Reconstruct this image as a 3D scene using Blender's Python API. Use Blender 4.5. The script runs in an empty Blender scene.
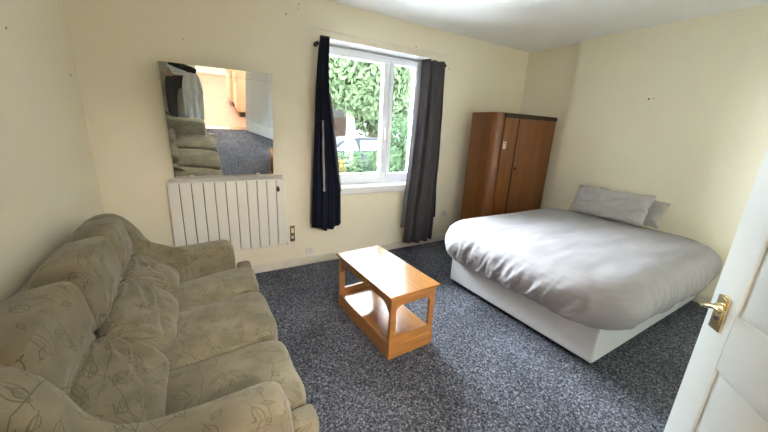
import bpy, bmesh, math, random
from mathutils import Vector, Matrix, noise
random.seed(7)
S = bpy.context.scene
C = S.collection
V = Vector

# ------------------------------------------------------------------ materials
class NT:
    def __init__(s, name):
        s.m = bpy.data.materials.new(name); s.m.use_nodes = True
        s.t = s.m.node_tree; s.b = s.t.nodes['Principled BSDF']; s.out = s.t.nodes['Material Output']
    def n(s, typ, **kw):
        nd = s.t.nodes.new(typ)
        for k, v in kw.items():
            if k.startswith('i_'):
                key = k[2:]; key = int(key) if key.isdigit() else key.replace('_', ' ')
                if hasattr(v, 'is_output') or isinstance(v, bpy.types.NodeSocket): s.t.links.new(v, nd.inputs[key])
                else: nd.inputs[key].default_value = v
            else: setattr(nd, k, v)
        return nd
    def L(s, a, b): s.t.links.new(a, b)
    def ma(s, op, a, b=0.0, c=None):
        nd = s.t.nodes.new('ShaderNodeMath'); nd.operation = op
        for i, v in enumerate([a, b] + ([c] if c is not None else [])):
            if isinstance(v, bpy.types.NodeSocket): s.L(v, nd.inputs[i])
            else: nd.inputs[i].default_value = v
        return nd.outputs[0]
    def mix(s, f, a, b):
        nd = s.t.nodes.new('ShaderNodeMix'); nd.data_type = 'RGBA'
        for i, v in ((0, f), (6, a), (7, b)):
            if isinstance(v, bpy.types.NodeSocket): s.L(v, nd.inputs[i])
            elif i == 0: nd.inputs[0].default_value = v
            else: nd.inputs[i].default_value = (*v, 1)
        return nd.outputs[2]
    def ramp(s, f, lo, hi):
        nd = s.n('ShaderNodeMapRange'); nd.clamp = True
        s.L(f, nd.inputs[0]); nd.inputs[1].default_value = lo; nd.inputs[2].default_value = hi
        return nd.outputs[0]
    def noise(s, scale, detail=3, vec=None, rough=.5, dist=0):
        nd = s.n('ShaderNodeTexNoise'); nd.inputs['Scale'].default_value = scale
        nd.inputs['Detail'].default_value = detail; nd.inputs['Roughness'].default_value = rough
        nd.inputs['Distortion'].default_value = dist
        s.L(vec if vec is not None else s.obj(), nd.inputs['Vector']); return nd.outputs['Fac']
    def obj(s):
        if not hasattr(s, 'tc'): s.tc = s.t.nodes.new('ShaderNodeTexCoord')
        return s.tc.outputs['Object']
    def uv(s):
        s.obj(); return s.tc.outputs['UV']
    def scale(s, vec, v):
        nd = s.n('ShaderNodeMapping'); s.L(vec, nd.inputs[0]); nd.inputs['Scale'].default_value = v; return nd.outputs[0]
    def bump(s, h, strength=.3, dist=.01, normal=None):
        nd = s.n('ShaderNodeBump'); nd.inputs['Strength'].default_value = strength; nd.inputs['Distance'].default_value = dist
        s.L(h, nd.inputs['Height'])
        if normal is not None: s.L(normal, nd.inputs['Normal'])
        s.L(nd.outputs[0], s.b.inputs['Normal']); return nd.outputs[0]
    def set(s, col=None, rough=.5, metal=0, spec=None):
        if col is not None:
            if isinstance(col, bpy.types.NodeSocket): s.L(col, s.b.inputs['Base Color'])
            else: s.b.inputs['Base Color'].default_value = (*col, 1)
        s.b.inputs['Roughness'].default_value = rough; s.b.inputs['Metallic'].default_value = metal
        if spec is not None: s.b.inputs['Specular IOR Level'].default_value = spec
        return s

def flat(name, col, rough=.5, metal=0, var=.06, nscale=8, bump=0, spec=None):
    m = NT(name); f = m.noise(nscale)
    m.set(m.mix(m.ramp(f, .3, .7), tuple(c*(1-var) for c in col), tuple(min(1, c*(1+var)) for c in col)), rough, metal, spec)
    if bump: m.bump(m.noise(nscale*12), bump, .004)
    return m.m

def wall_mat(name, col):
    m = NT(name)
    f = m.noise(1.3, 4); g = m.noise(22, 3)
    c = m.mix(m.ramp(f, .3, .75), tuple(x*.96 for x in col), col)
    m.set(c, .75, spec=.25); m.bump(m.ma('ADD', m.noise(60, 4), m.ma('MULTIPLY', g, .8)), .12, .004)
    return m.m

def wood(name, a, b, rough, axis, sc=3.0, coat=.2):
    m = NT(name); st = [sc*9]*3; st[axis] = sc*.5
    v = m.scale(m.obj(), st)
    f = m.noise(1.0, 6, v, .62, 1.2); fine = [sc*60]*3; fine[axis] = sc*2
    g = m.noise(1.0, 3, m.scale(m.obj(), fine))
    k = m.ramp(m.ma('ADD', f, m.ma('MULTIPLY', m.ma('SUBTRACT', g, .5), .45)), .3, .7)
    m.set(m.mix(k, a, b), rough); m.b.inputs['Coat Weight'].default_value = coat; m.b.inputs['Coat Roughness'].default_value = rough*.7
    m.bump(g, .05, .002)
    return m.m

def carpet():
    m = NT('carpet_pile'); o = m.obj()
    big = m.noise(2.2, 3, o)
    a = m.noise(95, 4, o, .7); b = m.noise(230, 2, o)
    f = m.ma('ADD', m.ma('MULTIPLY', a, .75), m.ma('MULTIPLY', b, .25))
    f = m.ma('ADD', f, m.ma('MULTIPLY', m.ma('SUBTRACT', big, .5), .10))
    r = m.n('ShaderNodeValToRGB'); m.L(f, r.inputs[0]); e = r.color_ramp.elements
    e[0].position = .40; e[0].color = (.02, .021, .027, 1); e[1].position = .66; e[1].color = (.46, .48, .54, 1)
    x = e.new(.48); x.color = (.065, .069, .086, 1); x = e.new(.56); x.color = (.17, .178, .215, 1)
    m.set(r.outputs[0], .95, spec=.1); m.bump(f, .9, .012)
    return m.m

def sofa_fabric():
    m = NT('floral_sofa_fabric'); uv = m.uv()
    base = m.mix(m.ramp(m.noise(7, 4, uv), .3, .7), (.17, .145, .092), (.29, .26, .18))
    nap = m.noise(160, 2, m.scale(uv, (1, .35, 1)))
    base = m.mix(m.ma('MULTIPLY', m.ramp(nap, .35, .7), .35), base, (.18, .155, .10))
    # leaves: one turned leaf outline in each cell
    d = m.n('ShaderNodeTexNoise'); d.inputs['Scale'].default_value = 4; m.L(uv, d.inputs['Vector'])
    vs = m.n('ShaderNodeVectorMath', operation='SUBTRACT'); m.L(d.outputs['Color'], vs.inputs[0]); vs.inputs[1].default_value = (.5, .5, .5)
    vm = m.n('ShaderNodeVectorMath', operation='SCALE'); m.L(vs.outputs[0], vm.inputs[0]); vm.inputs['Scale'].default_value = .11
    va = m.n('ShaderNodeVectorMath', operation='ADD'); m.L(uv, va.inputs[0]); m.L(vm.outputs[0], va.inputs[1])
    wv = va.outputs[0]
    lines = None
    for sc, Ln, W in ((8.5, .30, .14), (13, .24, .12)):
        p = m.scale(wv, (sc, sc, 0))
        vo = m.n('ShaderNodeTexVoronoi', voronoi_dimensions='2D'); vo.inputs['Scale'].default_value = 1; vo.inputs['Randomness'].default_value = .75
        m.L(p, vo.inputs['Vector'])
        su = m.n('ShaderNodeVectorMath', operation='SUBTRACT'); m.L(p, su.inputs[0]); m.L(vo.outputs['Position'], su.inputs[1])
        sep = m.n('ShaderNodeSeparateColor'); m.L(vo.outputs['Color'], sep.inputs[0])
        ro = m.n('ShaderNodeVectorRotate', rotation_type='Z_AXIS'); m.L(su.outputs[0], ro.inputs['Vector'])
        m.L(m.ma('MULTIPLY', sep.outputs[0], 6.28), ro.inputs['Angle'])
        x = m.n('ShaderNodeSeparateXYZ'); m.L(ro.outputs[0], x.inputs[0])
        ax = m.ma('ABSOLUTE', x.outputs[0]); ay = m.ma('ABSOLUTE', x.outputs[1])
        q = m.ma('DIVIDE', x.outputs[0], Ln)
        wd = m.ma('MULTIPLY', m.ma('SUBTRACT', 1.0, m.ma('MULTIPLY', q, q)), W)
        ol = m.ma('ABSOLUTE', m.ma('SUBTRACT', ay, wd))
        t = .0017*sc
        o1 = m.ma('LESS_THAN', ol, t); inside = m.ma('LESS_THAN', ax, Ln+.01)
        rib = m.ma('MULTIPLY', m.ma('LESS_THAN', ay, t*.6), m.ma('LESS_THAN', ax, Ln*1.5))
        keep = m.ma('LESS_THAN', sep.outputs[1], .75)
        k = m.ma('MULTIPLY', m.ma('MAXIMUM', m.ma('MULTIPLY', o1, inside), rib), keep)
        lines = k if lines is None else m.ma('MAXIMUM', lines, k)
    ve = m.n('ShaderNodeTexVoronoi', voronoi_dimensions='2D', feature='DISTANCE_TO_EDGE'); ve.inputs['Scale'].default_value = 1
    m.L(m.scale(wv, (4.2, 2.6, 0)), ve.inputs['Vector'])
    lines = m.ma('MAXIMUM', lines, m.ma('LESS_THAN', ve.outputs['Distance'], .0045))
    m.set(m.mix(m.ma('MULTIPLY', lines, .62), base, (.085, .062, .032)), .92, spec=.12)
    m.b.inputs['Sheen Weight'].default_value = .25
    m.bump(m.ma('SUBTRACT', m.ma('MULTIPLY', nap, .3), lines), .35, .004)
    return m.m

def cloth(name, col, wr=.25, rough=.85, sc=9, thin=0):
    m = NT(name)
    f = m.noise(sc, 5, None, .6, .6)
    m.set(m.mix(m.ramp(f, .3, .7), tuple(c*.93 for c in col), col), rough, spec=.15)
    m.bump(f, wr, .012)
    if thin:
        tr = m.n('ShaderNodeBsdfTranslucent'); tr.inputs[0].default_value = (*[min(1, c*1.2) for c in col], 1)
        mx = m.n('ShaderNodeMixShader'); mx.inputs[0].default_value = thin
        m.L(m.b.outputs[0], mx.inputs[1]); m.L(tr.outputs[0], mx.inputs[2]); m.L(mx.outputs[0], m.out.inputs[0])
    return m.m

def glass_mat():
    m = NT('window_glass')
    tr = m.n('ShaderNodeBsdfTransparent'); tr.inputs[0].default_value = (.93, .95, .94, 1)
    gl = m.n('ShaderNodeBsdfGlossy'); gl.inputs['Roughness'].default_value = .02
    fr = m.n('ShaderNodeFresnel'); fr.inputs[0].default_value = 1.45
    mx = m.n('ShaderNodeMixShader'); m.L(fr.outputs[0], mx.inputs[0]); m.L(tr.outputs[0], mx.inputs[1]); m.L(gl.outputs[0], mx.inputs[2])
    m.L(mx.outputs[0], m.out.inputs[0]); return m.m

def emit(name, col, st):
    m = NT(name); m.set(col, .5); m.b.inputs['Emission Color'].default_value = (*col, 1); m.b.inputs['Emission Strength'].default_value = st
    return m.m

def leaf_mat(name, a, b):
    m = NT(name); f = m.noise(3, 4)
    m.set(m.mix(m.ramp(f, .35, .65), a, b), .8, spec=0)
    tr = m.n('ShaderNodeBsdfTranslucent'); m.L(m.b.inputs['Base Color'].links[0].from_socket, tr.inputs[0])
    mx = m.n('ShaderNodeMixShader'); mx.inputs[0].default_value = .5
    m.L(m.b.outputs[0], mx.inputs[1]); m.L(tr.outputs[0], mx.inputs[2]); m.L(mx.outputs[0], m.out.inputs[0])
    return m.m

M = dict(
    wall=wall_mat('cream_wall_paint', (.86, .81, .655)), ceil=wall_mat('white_ceiling_paint', (.90, .91, .92)),
    hall=wall_mat('peach_hall_paint', (.76, .70, .62)), trim=flat('cream_gloss_trim', (.72, .68, .58), .4),
    carpet=carpet(), white=flat('white_satin_paint', (.76, .80, .80), .35, var=.02),
    upvc=flat('white_window_plastic', (.82, .84, .88), .3, var=.02), sill=flat('white_sill_paint', (.80, .80, .80), .35, var=.03),
    sofa=sofa_fabric(), rad=flat('white_radiator_enamel', (.80, .78, .72), .35, var=.015), dark=flat('dark_slot', (.03, .03, .03), .6),
    mirror=flat('mirror_silver', (.90, .92, .90), .0, 1, var=0), medge=flat('mirror_glass_edge', (.25, .30, .27), .2),
    table=wood('orange_varnished_wood', (.34, .145, .036), (.50, .235, .070), .22, 1, 3, .4),
    tablex=wood('orange_varnished_end_wood', (.33, .14, .034), (.46, .21, .06), .28, 0, 3, .3),
    ward=wood('red_brown_wardrobe_veneer', (.135, .044, .011), (.235, .085, .022), .28, 2, 2.2, .35),
    warddark=wood('dark_cornice_wood', (.02, .009, .006), (.045, .02, .012), .4, 0, 2.2, .1),
    duvet=cloth('pale_grey_duvet_cotton', (.35, .337, .352), .25, .8, 7), pillow=cloth('grey_pillow_cotton', (.47, .445, .44), .5, .85, 14),
    base=cloth('white_divan_fabric', (.60, .62, .66), .08, .8, 40), mattress=cloth('cream_mattress_ticking', (.74, .70, .60), .1, .8, 30),
    black=flat('black_plastic', (.012, .012, .014), .4), navy=cloth('navy_curtain_cloth', (.014, .017, .034), .15, .9, 20),
    greyc=cloth('charcoal_curtain_cloth', (.085, .080, .092), .15, .85, 20), lining=cloth('grey_curtain_lining', (.30, .29, .30), .12, .8, 20, .35),
    steel=flat('brushed_grey_steel', (.33, .33, .35), .4, .6), lightstripe=cloth('pale_light_stripe', (.45, .45, .50), .1, .8, 20), brass=flat('polished_brass', (.80, .68, .42), .22, 1, var=.03), chrome=flat('chrome', (.7, .7, .7), .15, 1, var=.02),
    plastic=flat('white_plastic', (.75, .74, .70), .35, var=.02), glass=glass_mat(),
    red=flat('terracotta_floor', (.38, .24, .19), .3, var=.12), unit=wood('beige_kitchen_unit', (.62, .49, .37), (.70, .57, .44), .4, 2, 3, .1),
    paper=flat('paper_sticker', (.70, .64, .58), .6, var=.25, nscale=90), pink=flat('pink_print', (.5, .15, .1), .6),
    skin=flat('skin', (.45, .26, .18), .5), hood=cloth('pale_blue_grey_top', (.72, .75, .77), .4, .85, 12), jacket=cloth('pale_grey_jacket_cloth', (.80, .80, .78), .6, .85, 10),
    trousers=cloth('dark_grey_trouser_cloth', (.085, .078, .075), .3, .9, 14), sleeve=cloth('dark_sleeve_cloth', (.04, .036, .036), .3, .9, 14),
    shoe=flat('white_trainer', (.7, .7, .7), .5), hair=flat('dark_brown_hair', (.03, .02, .015), .6, nscale=60, var=.4),
    grass=leaf_mat('lawn', (.006, .009, .004), (.009, .012, .006)), leafa=leaf_mat('bright_tree_leaves', (.020, .029, .016), (.028, .039, .020)),
    leafb=leaf_mat('bush_leaves', (.011, .019, .010), (.019, .030, .015)), leafy=leaf_mat('yellow_leaves', (.020, .015, .004), (.03, .024, .008)), leafr=leaf_mat('red_leaves', (.020, .008, .006), (.026, .014, .010)),
    bark=flat('tree_bark', (.02, .016, .012), .9, var=.3, nscale=20), brick=flat('pale_pink_brick', (.010, .0062, .005), .9, var=.12, spec=0, nscale=5),
    render_=flat('white_render', (.011, .0105, .010), .9, spec=0), roof=flat('grey_slate_roof', (.010, .0096, .011), .8, spec=0, var=.2), road=flat('pale_road', (.012, .012, .0125), .9, spec=0),
    car=flat('silver_blue_car_paint', (.0045, .0055, .007), .5, 0, spec=.02), carglass=flat('car_window_glass', (.04, .05, .06), .08), tyre=flat('tyre_rubber', (.02, .02, .02), .8),
    lamp=emit('lit_hall_lamp_glass', (1, .92, .82), 2), bounce_ground=flat('pale_bounce_ground', (.62, .61, .58), .9), plaster=flat('plaster_patch', (.80, .78, .70), .9), mark=flat('rawl_plug_mark', (.16, .10, .06), .9))

# ------------------------------------------------------------------ helpers
def box_uv(me, k=1.0):
    uvl = me.uv_layers.new(name='UVMap')
    for p in me.polygons:
        n = p.normal; a = max(range(3), key=lambda i: abs(n[i]))
        u, v = ((1, 2), (0, 2), (0, 1))[a]
        for li in p.loop_indices:
            co = me.vertices[me.loops[li].vertex_index].co
            uvl.data[li].uv = (co[u]*k + a*3.3, co[v]*k + a*1.7)

def obj(name, bm, mat, parent=None, smooth=True, bevel=0, seg=3, subsurf=0, solid=0, uv=False, angle=35):
    """link a bmesh (world coordinates) as one mesh object under its parent"""
    bmesh.ops.recalc_face_normals(bm, faces=bm.faces[:])
    me = bpy.data.meshes.new(name)
    base = V((0, 0, 0))
    q = parent
    while q is not None: base += q.location; q = q.parent
    if parent is None:
        xs = [v.co for v in bm.verts]
        base = V(((min(c.x for c in xs)+max(c.x for c in xs))/2, (min(c.y for c in xs)+max(c.y for c in xs))/2, min(c.z for c in xs)))
    for v in bm.verts: v.co -= base
    if smooth:
        for f in bm.faces: f.smooth = True
        ca = math.radians(angle)
        for e in bm.edges:
            if len(e.link_faces) == 2 and e.calc_face_angle(0) > ca: e.smooth = False
    bm.to_mesh(me); bm.free()
    if uv: box_uv(me)
    for x in (mat if isinstance(mat, (list, tuple)) else [mat]): me.materials.append(x)
    o = bpy.data.objects.new(name, me); C.objects.link(o)
    if parent is None: o.location = base
    else: o.parent = parent
    if solid: md = o.modifiers.new('Solidify', 'SOLIDIFY'); md.thickness = solid; md.offset = -1
    if bevel: md = o.modifiers.new('Bevel', 'BEVEL'); md.width = bevel; md.segments = seg; md.limit_method = 'ANGLE'; md.angle_limit = math.radians(40)
    if subsurf: md = o.modifiers.new('Subsurf', 'SUBSURF'); md.levels = subsurf; md.render_levels = subsurf
    return o

def thing(name, label, cat, loc=(0, 0, 0), group=None, kind=None):
    o = bpy.data.objects.new(name, None); C.objects.link(o); o.location = loc; o.empty_display_size = .1
    if label: o['label'] = label
    if cat: o['category'] = cat
    if group: o['group'] = group
    if kind: o['kind'] = kind
    return o
def tag(o, label, cat, group=None, kind=None):
    o['label'] = label; o['category'] = cat
    if group: o['group'] = group
    if kind: o['kind'] = kind
    return o
def struct(name, bm, mat, parent=None, **k):
    o = obj(name, bm, mat, parent, **k)
    if parent is None: o['kind'] = 'structure'
    return o

def bx(bm, x0, x1, y0, y1, z0, z1, mi=0, M4=None):
    vs = [bm.verts.new((x, y, z)) for z in (z0, z1) for y in (y0, y1) for x in (x0, x1)]
    if M4 is not None:
        for v in vs: v.co = M4 @ v.co
    for q in ((0, 2, 3, 1), (4, 5, 7, 6), (0, 1, 5, 4), (2, 6, 7, 3), (0, 4, 6, 2), (1, 3, 7, 5)):
        f = bm.faces.new([vs[i] for i in q]); f.material_index = mi
    return bm
def B(*a, **k): return bx(bmesh.new(), *a, **k)

def tube(bm, pts, r, n=12, cap=True):
    pts = [V(p) for p in pts]; rs = r if isinstance(r, (list, tuple)) else [r]*len(pts)
    rings = []; up = None
    for i, p in enumerate(pts):
        t = (pts[min(i+1, len(pts)-1)] - pts[max(i-1, 0)]).normalized()
        if up is None: up = V((0, 0, 1)) if abs(t.z) < .9 else V((1, 0, 0))
        a = t.cross(up).normalized(); b = a.cross(t).normalized(); up = b
        rings.append([bm.verts.new(p + (a*math.cos(2*math.pi*k/n) + b*math.sin(2*math.pi*k/n))*rs[i]) for k in range(n)])
    for A, Bq in zip(rings, rings[1:]):
        for k in range(n): bm.faces.new((A[k], A[(k+1) % n], Bq[(k+1) % n], Bq[k]))
    if cap: bm.faces.new(rings[0]); bm.faces.new(rings[-1][::-1])
    return bm

def prism(bm, prof, fn0, fn1):
    """closed profile given by 2D points, mapped to 3D by fn0 and fn1 for the two ends"""
    a = [bm.verts.new(fn0(*p)) for p in prof]; b = [bm.verts.new(fn1(*p)) for p in prof]; n = len(prof)
    for i in range(n): bm.faces.new((a[i], a[(i+1) % n], b[(i+1) % n], b[i]))
    bm.faces.new(a[::-1]); bm.faces.new(b); return bm

def smoothpoly(pts, it=2):
    for _ in range(it):
        q = []
        for i in range(len(pts)):
            a, b = V(pts[i]), V(pts[(i+1) % len(pts)])
            q += [a*.75+b*.25, a*.25+b*.75]
        pts = [tuple(p) for p in q]
    return pts

def superblock(bm, c, h, e=.35, n=28, rot=None, disp=None):
    """rounded block: centre c, half sizes h; e small = boxy"""
    def sp(x, p): return math.copysign(abs(x)**p, x)
    rows = []
    for i in range(n+1):
        ph = -math.pi/2 + math.pi*i/n; row = []
        for j in range(2*n):
            th = math.pi*j/n
            d = V((sp(math.cos(ph), e)*sp(math.cos(th), e), sp(math.cos(ph), e)*sp(math.sin(th), e), sp(math.sin(ph), e)))
            p = V((d.x*h[0], d.y*h[1], d.z*h[2]))
            if disp: p = disp(p, d)
            if rot is not None: p = rot @ p
            row.append(bm.verts.new(p + V(c)))
            if i in (0, n): break
        rows.append(row)
    for i in range(n):
        a, b = rows[i], rows[i+1]
        for j in range(2*n):
            k = (j+1) % (2*n)
            if len(a) == 1: bm.faces.new((a[0], b[k], b[j]))
            elif len(b) == 1: bm.faces.new((a[j], a[k], b[0]))
            else: bm.faces.new((a[j], a[k], b[k], b[j]))
    return bm

def cubeblock(c, h, p=6, n=14, rot=None, disp=None):
    """rounded block from an evenly divided cube (even quads, good for cushions)"""
    bm = bmesh.new(); key = {}
    def vert(a, b, cc):
        k = (round(a, 5), round(b, 5), round(cc, 5))
        if k not in key:
            d = V((a, b, cc)); l = (abs(a)**p+abs(b)**p+abs(cc)**p)**(1/p); d = d/l
            q = V((d.x*h[0], d.y*h[1], d.z*h[2]))
            if disp: q = disp(q, d)
            if rot is not None: q = rot @ q
            key[k] = bm.verts.new(q+V(c))
        return key[k]
    g = [math.tan((i/n*2-1)*math.pi/4*.94)/math.tan(math.pi/4*.94) for i in range(n+1)]
    for s in (-1, 1):
        for ax in range(3):
            for i in range(n):
                for j in range(n):
                    q = []
                    for (u, v) in ((g[i], g[j]), (g[i+1], g[j]), (g[i+1], g[j+1]), (g[i], g[j+1])):
                        t = [0, 0, 0]; t[ax] = s; t[(ax+1) % 3] = u; t[(ax+2) % 3] = v; q.append(vert(*t))
                    bm.faces.new(q)
    return bm

def ssm(a, b, x):
    t = max(0, min(1, (x-a)/(b-a))); return t*t*(3-2*t)

# ------------------------------------------------------------------ room shell
H = 2.55; W2 = 4.745; W1 = 4.645; YB = -3.42; WT = .12
OX0, OX1, OZ0, OZ1 = 1.76, 3.05, .80, 2.245           # window opening
struct('floor', B(-.1, W2+.1, YB, .0, -.1, 0), M['carpet'], smooth=False)
struct('ceiling', B(-.1, W2+.1, YB-.02, .3, H, H+.1), M['ceil'], smooth=False)
bm = bmesh.new()
bx(bm, -.1, OX0, 0, .3, 0, H); bx(bm, OX1, W2+.1, 0, .3, 0, H); bx(bm, OX0, OX1, 0, .3, 0, OZ0-.06); bx(bm, OX0, OX1, 0, .3, OZ1, H)
struct('wall_window', bm, M['wall'], smooth=False)
struct('wall_left', B(-.1, 0, YB, 0, 0, H), M['wall'], smooth=False)
bm = bmesh.new(); bx(bm, W2, W2+.1, -.75, 0, 0, H); bx(bm, W1, W2+.1, YB, -.75, 0, H)
struct('wall_right', bm, M['wall'], smooth=False)
DX0, DX1, DH = .80, 1.55, 2.02
bm = bmesh.new(); bx(bm, -.1, DX0, YB-WT, YB, 0, H); bx(bm, DX1, W2+.1, YB-WT, YB, 0, H); bx(bm, DX0, DX1, YB-WT, YB, DH, H)
struct('wall_back', bm, M['wall'], smooth=False)
def baseboard(name, x0, x1, y0, y1):
    bm = bmesh.new(); bx(bm, x0, x1, y0, y1, 0, .075)
    if abs(x1-x0) > abs(y1-y0): bx(bm, x0, x1, y0+(.006 if y1 == 0 else 0), y1-(0 if y1 == 0 else .006), .075, .088)
    else: bx(bm, x0+(.006 if x1 > 4 else 0), x1-(0 if x1 > 4 else .006), y0, y1, .075, .088)
    struct(name, bm, M['trim'], bevel=.003)
baseboard('baseboard_window', .018, W2-.018, -.018, 0)
baseboard('baseboard_left', 0, .018, YB, 0)
baseboard('baseboard_right', W1-.018, W1, YB, -.75)
baseboard('baseboard_alcove', W2-.018, W2, -.75, -.018)
baseboard('baseboard_back', DX1+.07, W1-.018, YB, YB+.018)
# thin raised lintel panel over the window
struct('trim_1', B(1.665, 3.30, -.006, 0, 2.30, 2.306), M['trim'])
bm = bmesh.new(); bx(bm, 1.665, 1.671, -.006, 0, 2.306, 2.36); struct('trim_2', bm, M['trim'])
bm = bmesh.new()
for a, b in ((DX0-.06, DX0), (DX1, DX1+.06)): bx(bm, a, b, YB, YB+.015, 0, DH+.06)
bx(bm, DX0, DX1, YB, YB+.015, DH, DH+.06); struct('trim_3', bm, M['white'], bevel=.004)
bm = bmesh.new(); bx(bm, DX0, DX1, YB-WT, YB+.01, 0, .012); struct('trim_4', bm, M['chrome'])
# filler holes and rawl plugs left in the walls
def blot(n, P, r, ax, mat):
    bm = bmesh.new(); c = bm.verts.new(P); ring = []
    for k in range(14):
        a = 2*math.pi*k/14; rr = r*(.8+.4*random.random()); d = (math.cos(a)*rr, math.sin(a)*rr)
        q = V(P)
        if ax == 'x': q += V((0, d[0], d[1]))
        else: q += V((d[0], 0, d[1]))
        ring.append(bm.verts.new(q))
    for k in range(14): bm.faces.new((c, ring[k], ring[(k+1) % 14]))
    r_ = bmesh.ops.extrude_face_region(bm, geom=bm.faces[:])
    off = V((-.0015, 0, 0)) if (ax == 'x' and P[0] > 2) else (V((.0015, 0, 0)) if ax == 'x' else V((0, -.0015, 0)))
    for v in [g for g in r_['geom'] if isinstance(g, bmesh.types.BMVert)]: v.co += off
    struct('trim_%d' % n, bm, mat)
pn = 5
for (P, r, ax, mt) in [((W1, -1.56, 1.87), .010, 'x', 'mark'), ((W1, -1.515, 1.87), .013, 'x', 'plaster'), ((W1, -1.60, 1.875), .005, 'x', 'mark'), ((W1, -1.58, 1.80), .020, 'x', 'plaster'), ((W1, -1.53, 1.72), .008, 'x', 'plaster'), ((W1, -1.60, 1.72), .007, 'x', 'plaster'),
                       ((.654, 0, 2.039), .004, 'y', 'mark'), ((1.441, 0, 2.364), .006, 'y', 'mark'), ((1.556, 0, 2.464), .005, 'y', 'mark'), ((1.55, 0, 2.43), .004, 'y', 'mark'), ((2.835, 0, 2.324), .007, 'y', 'mark'), ((3.33, 0, 2.17), .006, 'y', 'mark'),
                       ((0, -.995, 1.789), .005, 'x', 'mark'), ((0, -.13, 1.75), .012, 'x', 'plaster'), ((0, -.16, 1.69), .007, 'x', 'mark')]:
    blot(pn, P, r, ax, M[mt]); pn += 1

# ------------------------------------------------------------------ window
wy0, wy1 = .17, .23
w = thing('window_1', None, None, (2.4, .2, OZ0), kind='structure')
bm = bmesh.new(); fw_ = .075
fx0, fx1, fz0, fz1 = OX0, OX1, .82, OZ1
bx(bm, fx0, fx1, wy0, wy1, fz0, fz0+.07); bx(bm, fx0, fx1, wy0, wy1, fz1-.055, fz1)
bx(bm, fx0, fx0+.06, wy0, wy1, fz0+.07, fz1-.055); bx(bm, fx1-.05, fx1, wy0, wy1, fz0+.07, fz1-.055); bx(bm, 2.58, 2.64, wy0, wy1, fz0+.07, fz1-.055)
obj('window_frame', bm, M['upvc'], w, bevel=.006)
def sash(x0, x1, z0, z1, t):
    bm = bmesh.new(); y0, y1 = wy0-.018, wy1-.012
    bx(bm, x0, x1, y0, y1, z0, z0+t); bx(bm, x0, x1, y0, y1, z1-t, z1); bx(bm, x0, x0+t, y0, y1, z0+t, z1-t); bx(bm, x1-t, x1, y0, y1, z0+t, z1-t)
    return bm
s1 = obj('sash', sash(fx0+.05, 2.60, fz0+.06, fz1-.045, .062), M['upvc'], w, bevel=.008)
obj('pane', B(fx0+.11, 2.54, .20, .206, fz0+.12, fz1-.105), M['glass'], s1, smooth=False)
s2 = obj('sash', sash(2.62, fx1-.04, fz0+.06, fz1-.045, .05), M['upvc'], w, bevel=.008)
obj('pane', B(2.668, fx1-.088, .20, .206, fz0+.11, fz1-.095), M['glass'], s2, smooth=False)
bm = bmesh.new(); bx(bm, 2.562, 2.582, .135, .152, 1.42, 1.50); bx(bm, 2.560, 2.584, .115, .135, 1.44, 1.462); bx(bm, 2.564, 2.580, .108, .122, 1.33, 1.46)
obj('window_handle', bm, M['plastic'], w, bevel=.003)
bm = bmesh.new(); bx(bm, OX0, OX1, -.0, .30, OZ0-.06, OZ0+.02); bx(bm, OX0-.03, OX1+.03, -.03, 0, OZ0-.06, OZ0+.02)
obj('window_sill', bm, M['sill'], w, bevel=.008)
bm = bmesh.new(); bx(bm, OX0, OX0+.005, 0, .17, OZ0+.02, OZ1); bx(bm, OX1-.005, OX1, 0, .17, OZ0+.02, OZ1); bx(bm, OX0+.005, OX1-.005, 0, .17, OZ1-.005, OZ1)
obj('reveal_lining', bm, M['sill'], w, smooth=False)

# curtain pole
RZ, RY = 2.165, -.075
t = thing('curtain_pole', 'slim metal curtain pole across the top of the window opening', 'curtain pole', (2.45, RY, RZ))
obj('pole', tube(bmesh.new(), [(1.70, RY, RZ), (3.20, RY, RZ+.01)], .010, 16), M['steel'], t)
for x, z in ((1.690, RZ), (3.205, RZ+.01)):
    obj('finial', superblock(bmesh.new(), (x, RY, z), (.018, .018, .018), 1, 8), M['black'], t)
for x in (1.70, 3.185):
    bm = tube(bmesh.new(), [(x, -.004, RZ+.002), (x, -.05, RZ+.002), (x, RY+.006, RZ+.002)], .006, 10); tube(bm, [(x, 0, RZ+.002), (x, -.006, RZ+.002)], .02, 14)
    obj('bracket', bm, M['black'], t)

# curtains: pleated sheets
def curtain(name, label, cat_mat, top, bot, ztop, zbot, waves, amp, ymid, hem_fn=None, parent=None, flare=1.0, nm='cloth', ns=220, nz=46, seed=0, solid=.004, slot=None, bulge=None):
    bm = bmesh.new(); rows = []
    for i in range(nz+1):
        t = i/nz; row = []
        for j in range(ns+1):
            s = j/ns
            f = t**flare
            x0 = top[0]+(bot[0]-top[0])*f; x1 = top[1]+(bot[1]-top[1])*f
            zb = zbot + (hem_fn(s) if hem_fn else 0)
            z = ztop + (zb-ztop)*t
            if bulge: x0, x1 = bulge(z)
            ph = s*waves*2*math.pi + seed + .5*noise.noise(V((s*3, t*1.3, seed)))
            a = amp*(1.0-.25*t)
            y = ymid + a*math.sin(ph) + a*.35*math.sin(ph*2.3+1.7*t+seed) + .012*noise.noise(V((s*7, t*5, seed+4)))
            x = x0+(x1-x0)*s + a*.25*math.cos(ph)
            row.append(bm.verts.new((x, y, z)))
        rows.append(row)
    for A, Bq in zip(rows, rows[1:]):
        for j in range(ns): 
            f = bm.faces.new((A[j], A[j+1], Bq[j+1], Bq[j]))
            if slot and slot(j/ns, rows.index(A)/nz): f.material_index = 1
    return bm
t = thing('curtain', 'short dark navy curtain hanging at the left side of the window', 'curtain', (1.80, RY-.01, .38), 'curtains at the window')
def hemL(s): return .03*math.sin(s*6+1)+(.02 if s > .5 else 0)
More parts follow.
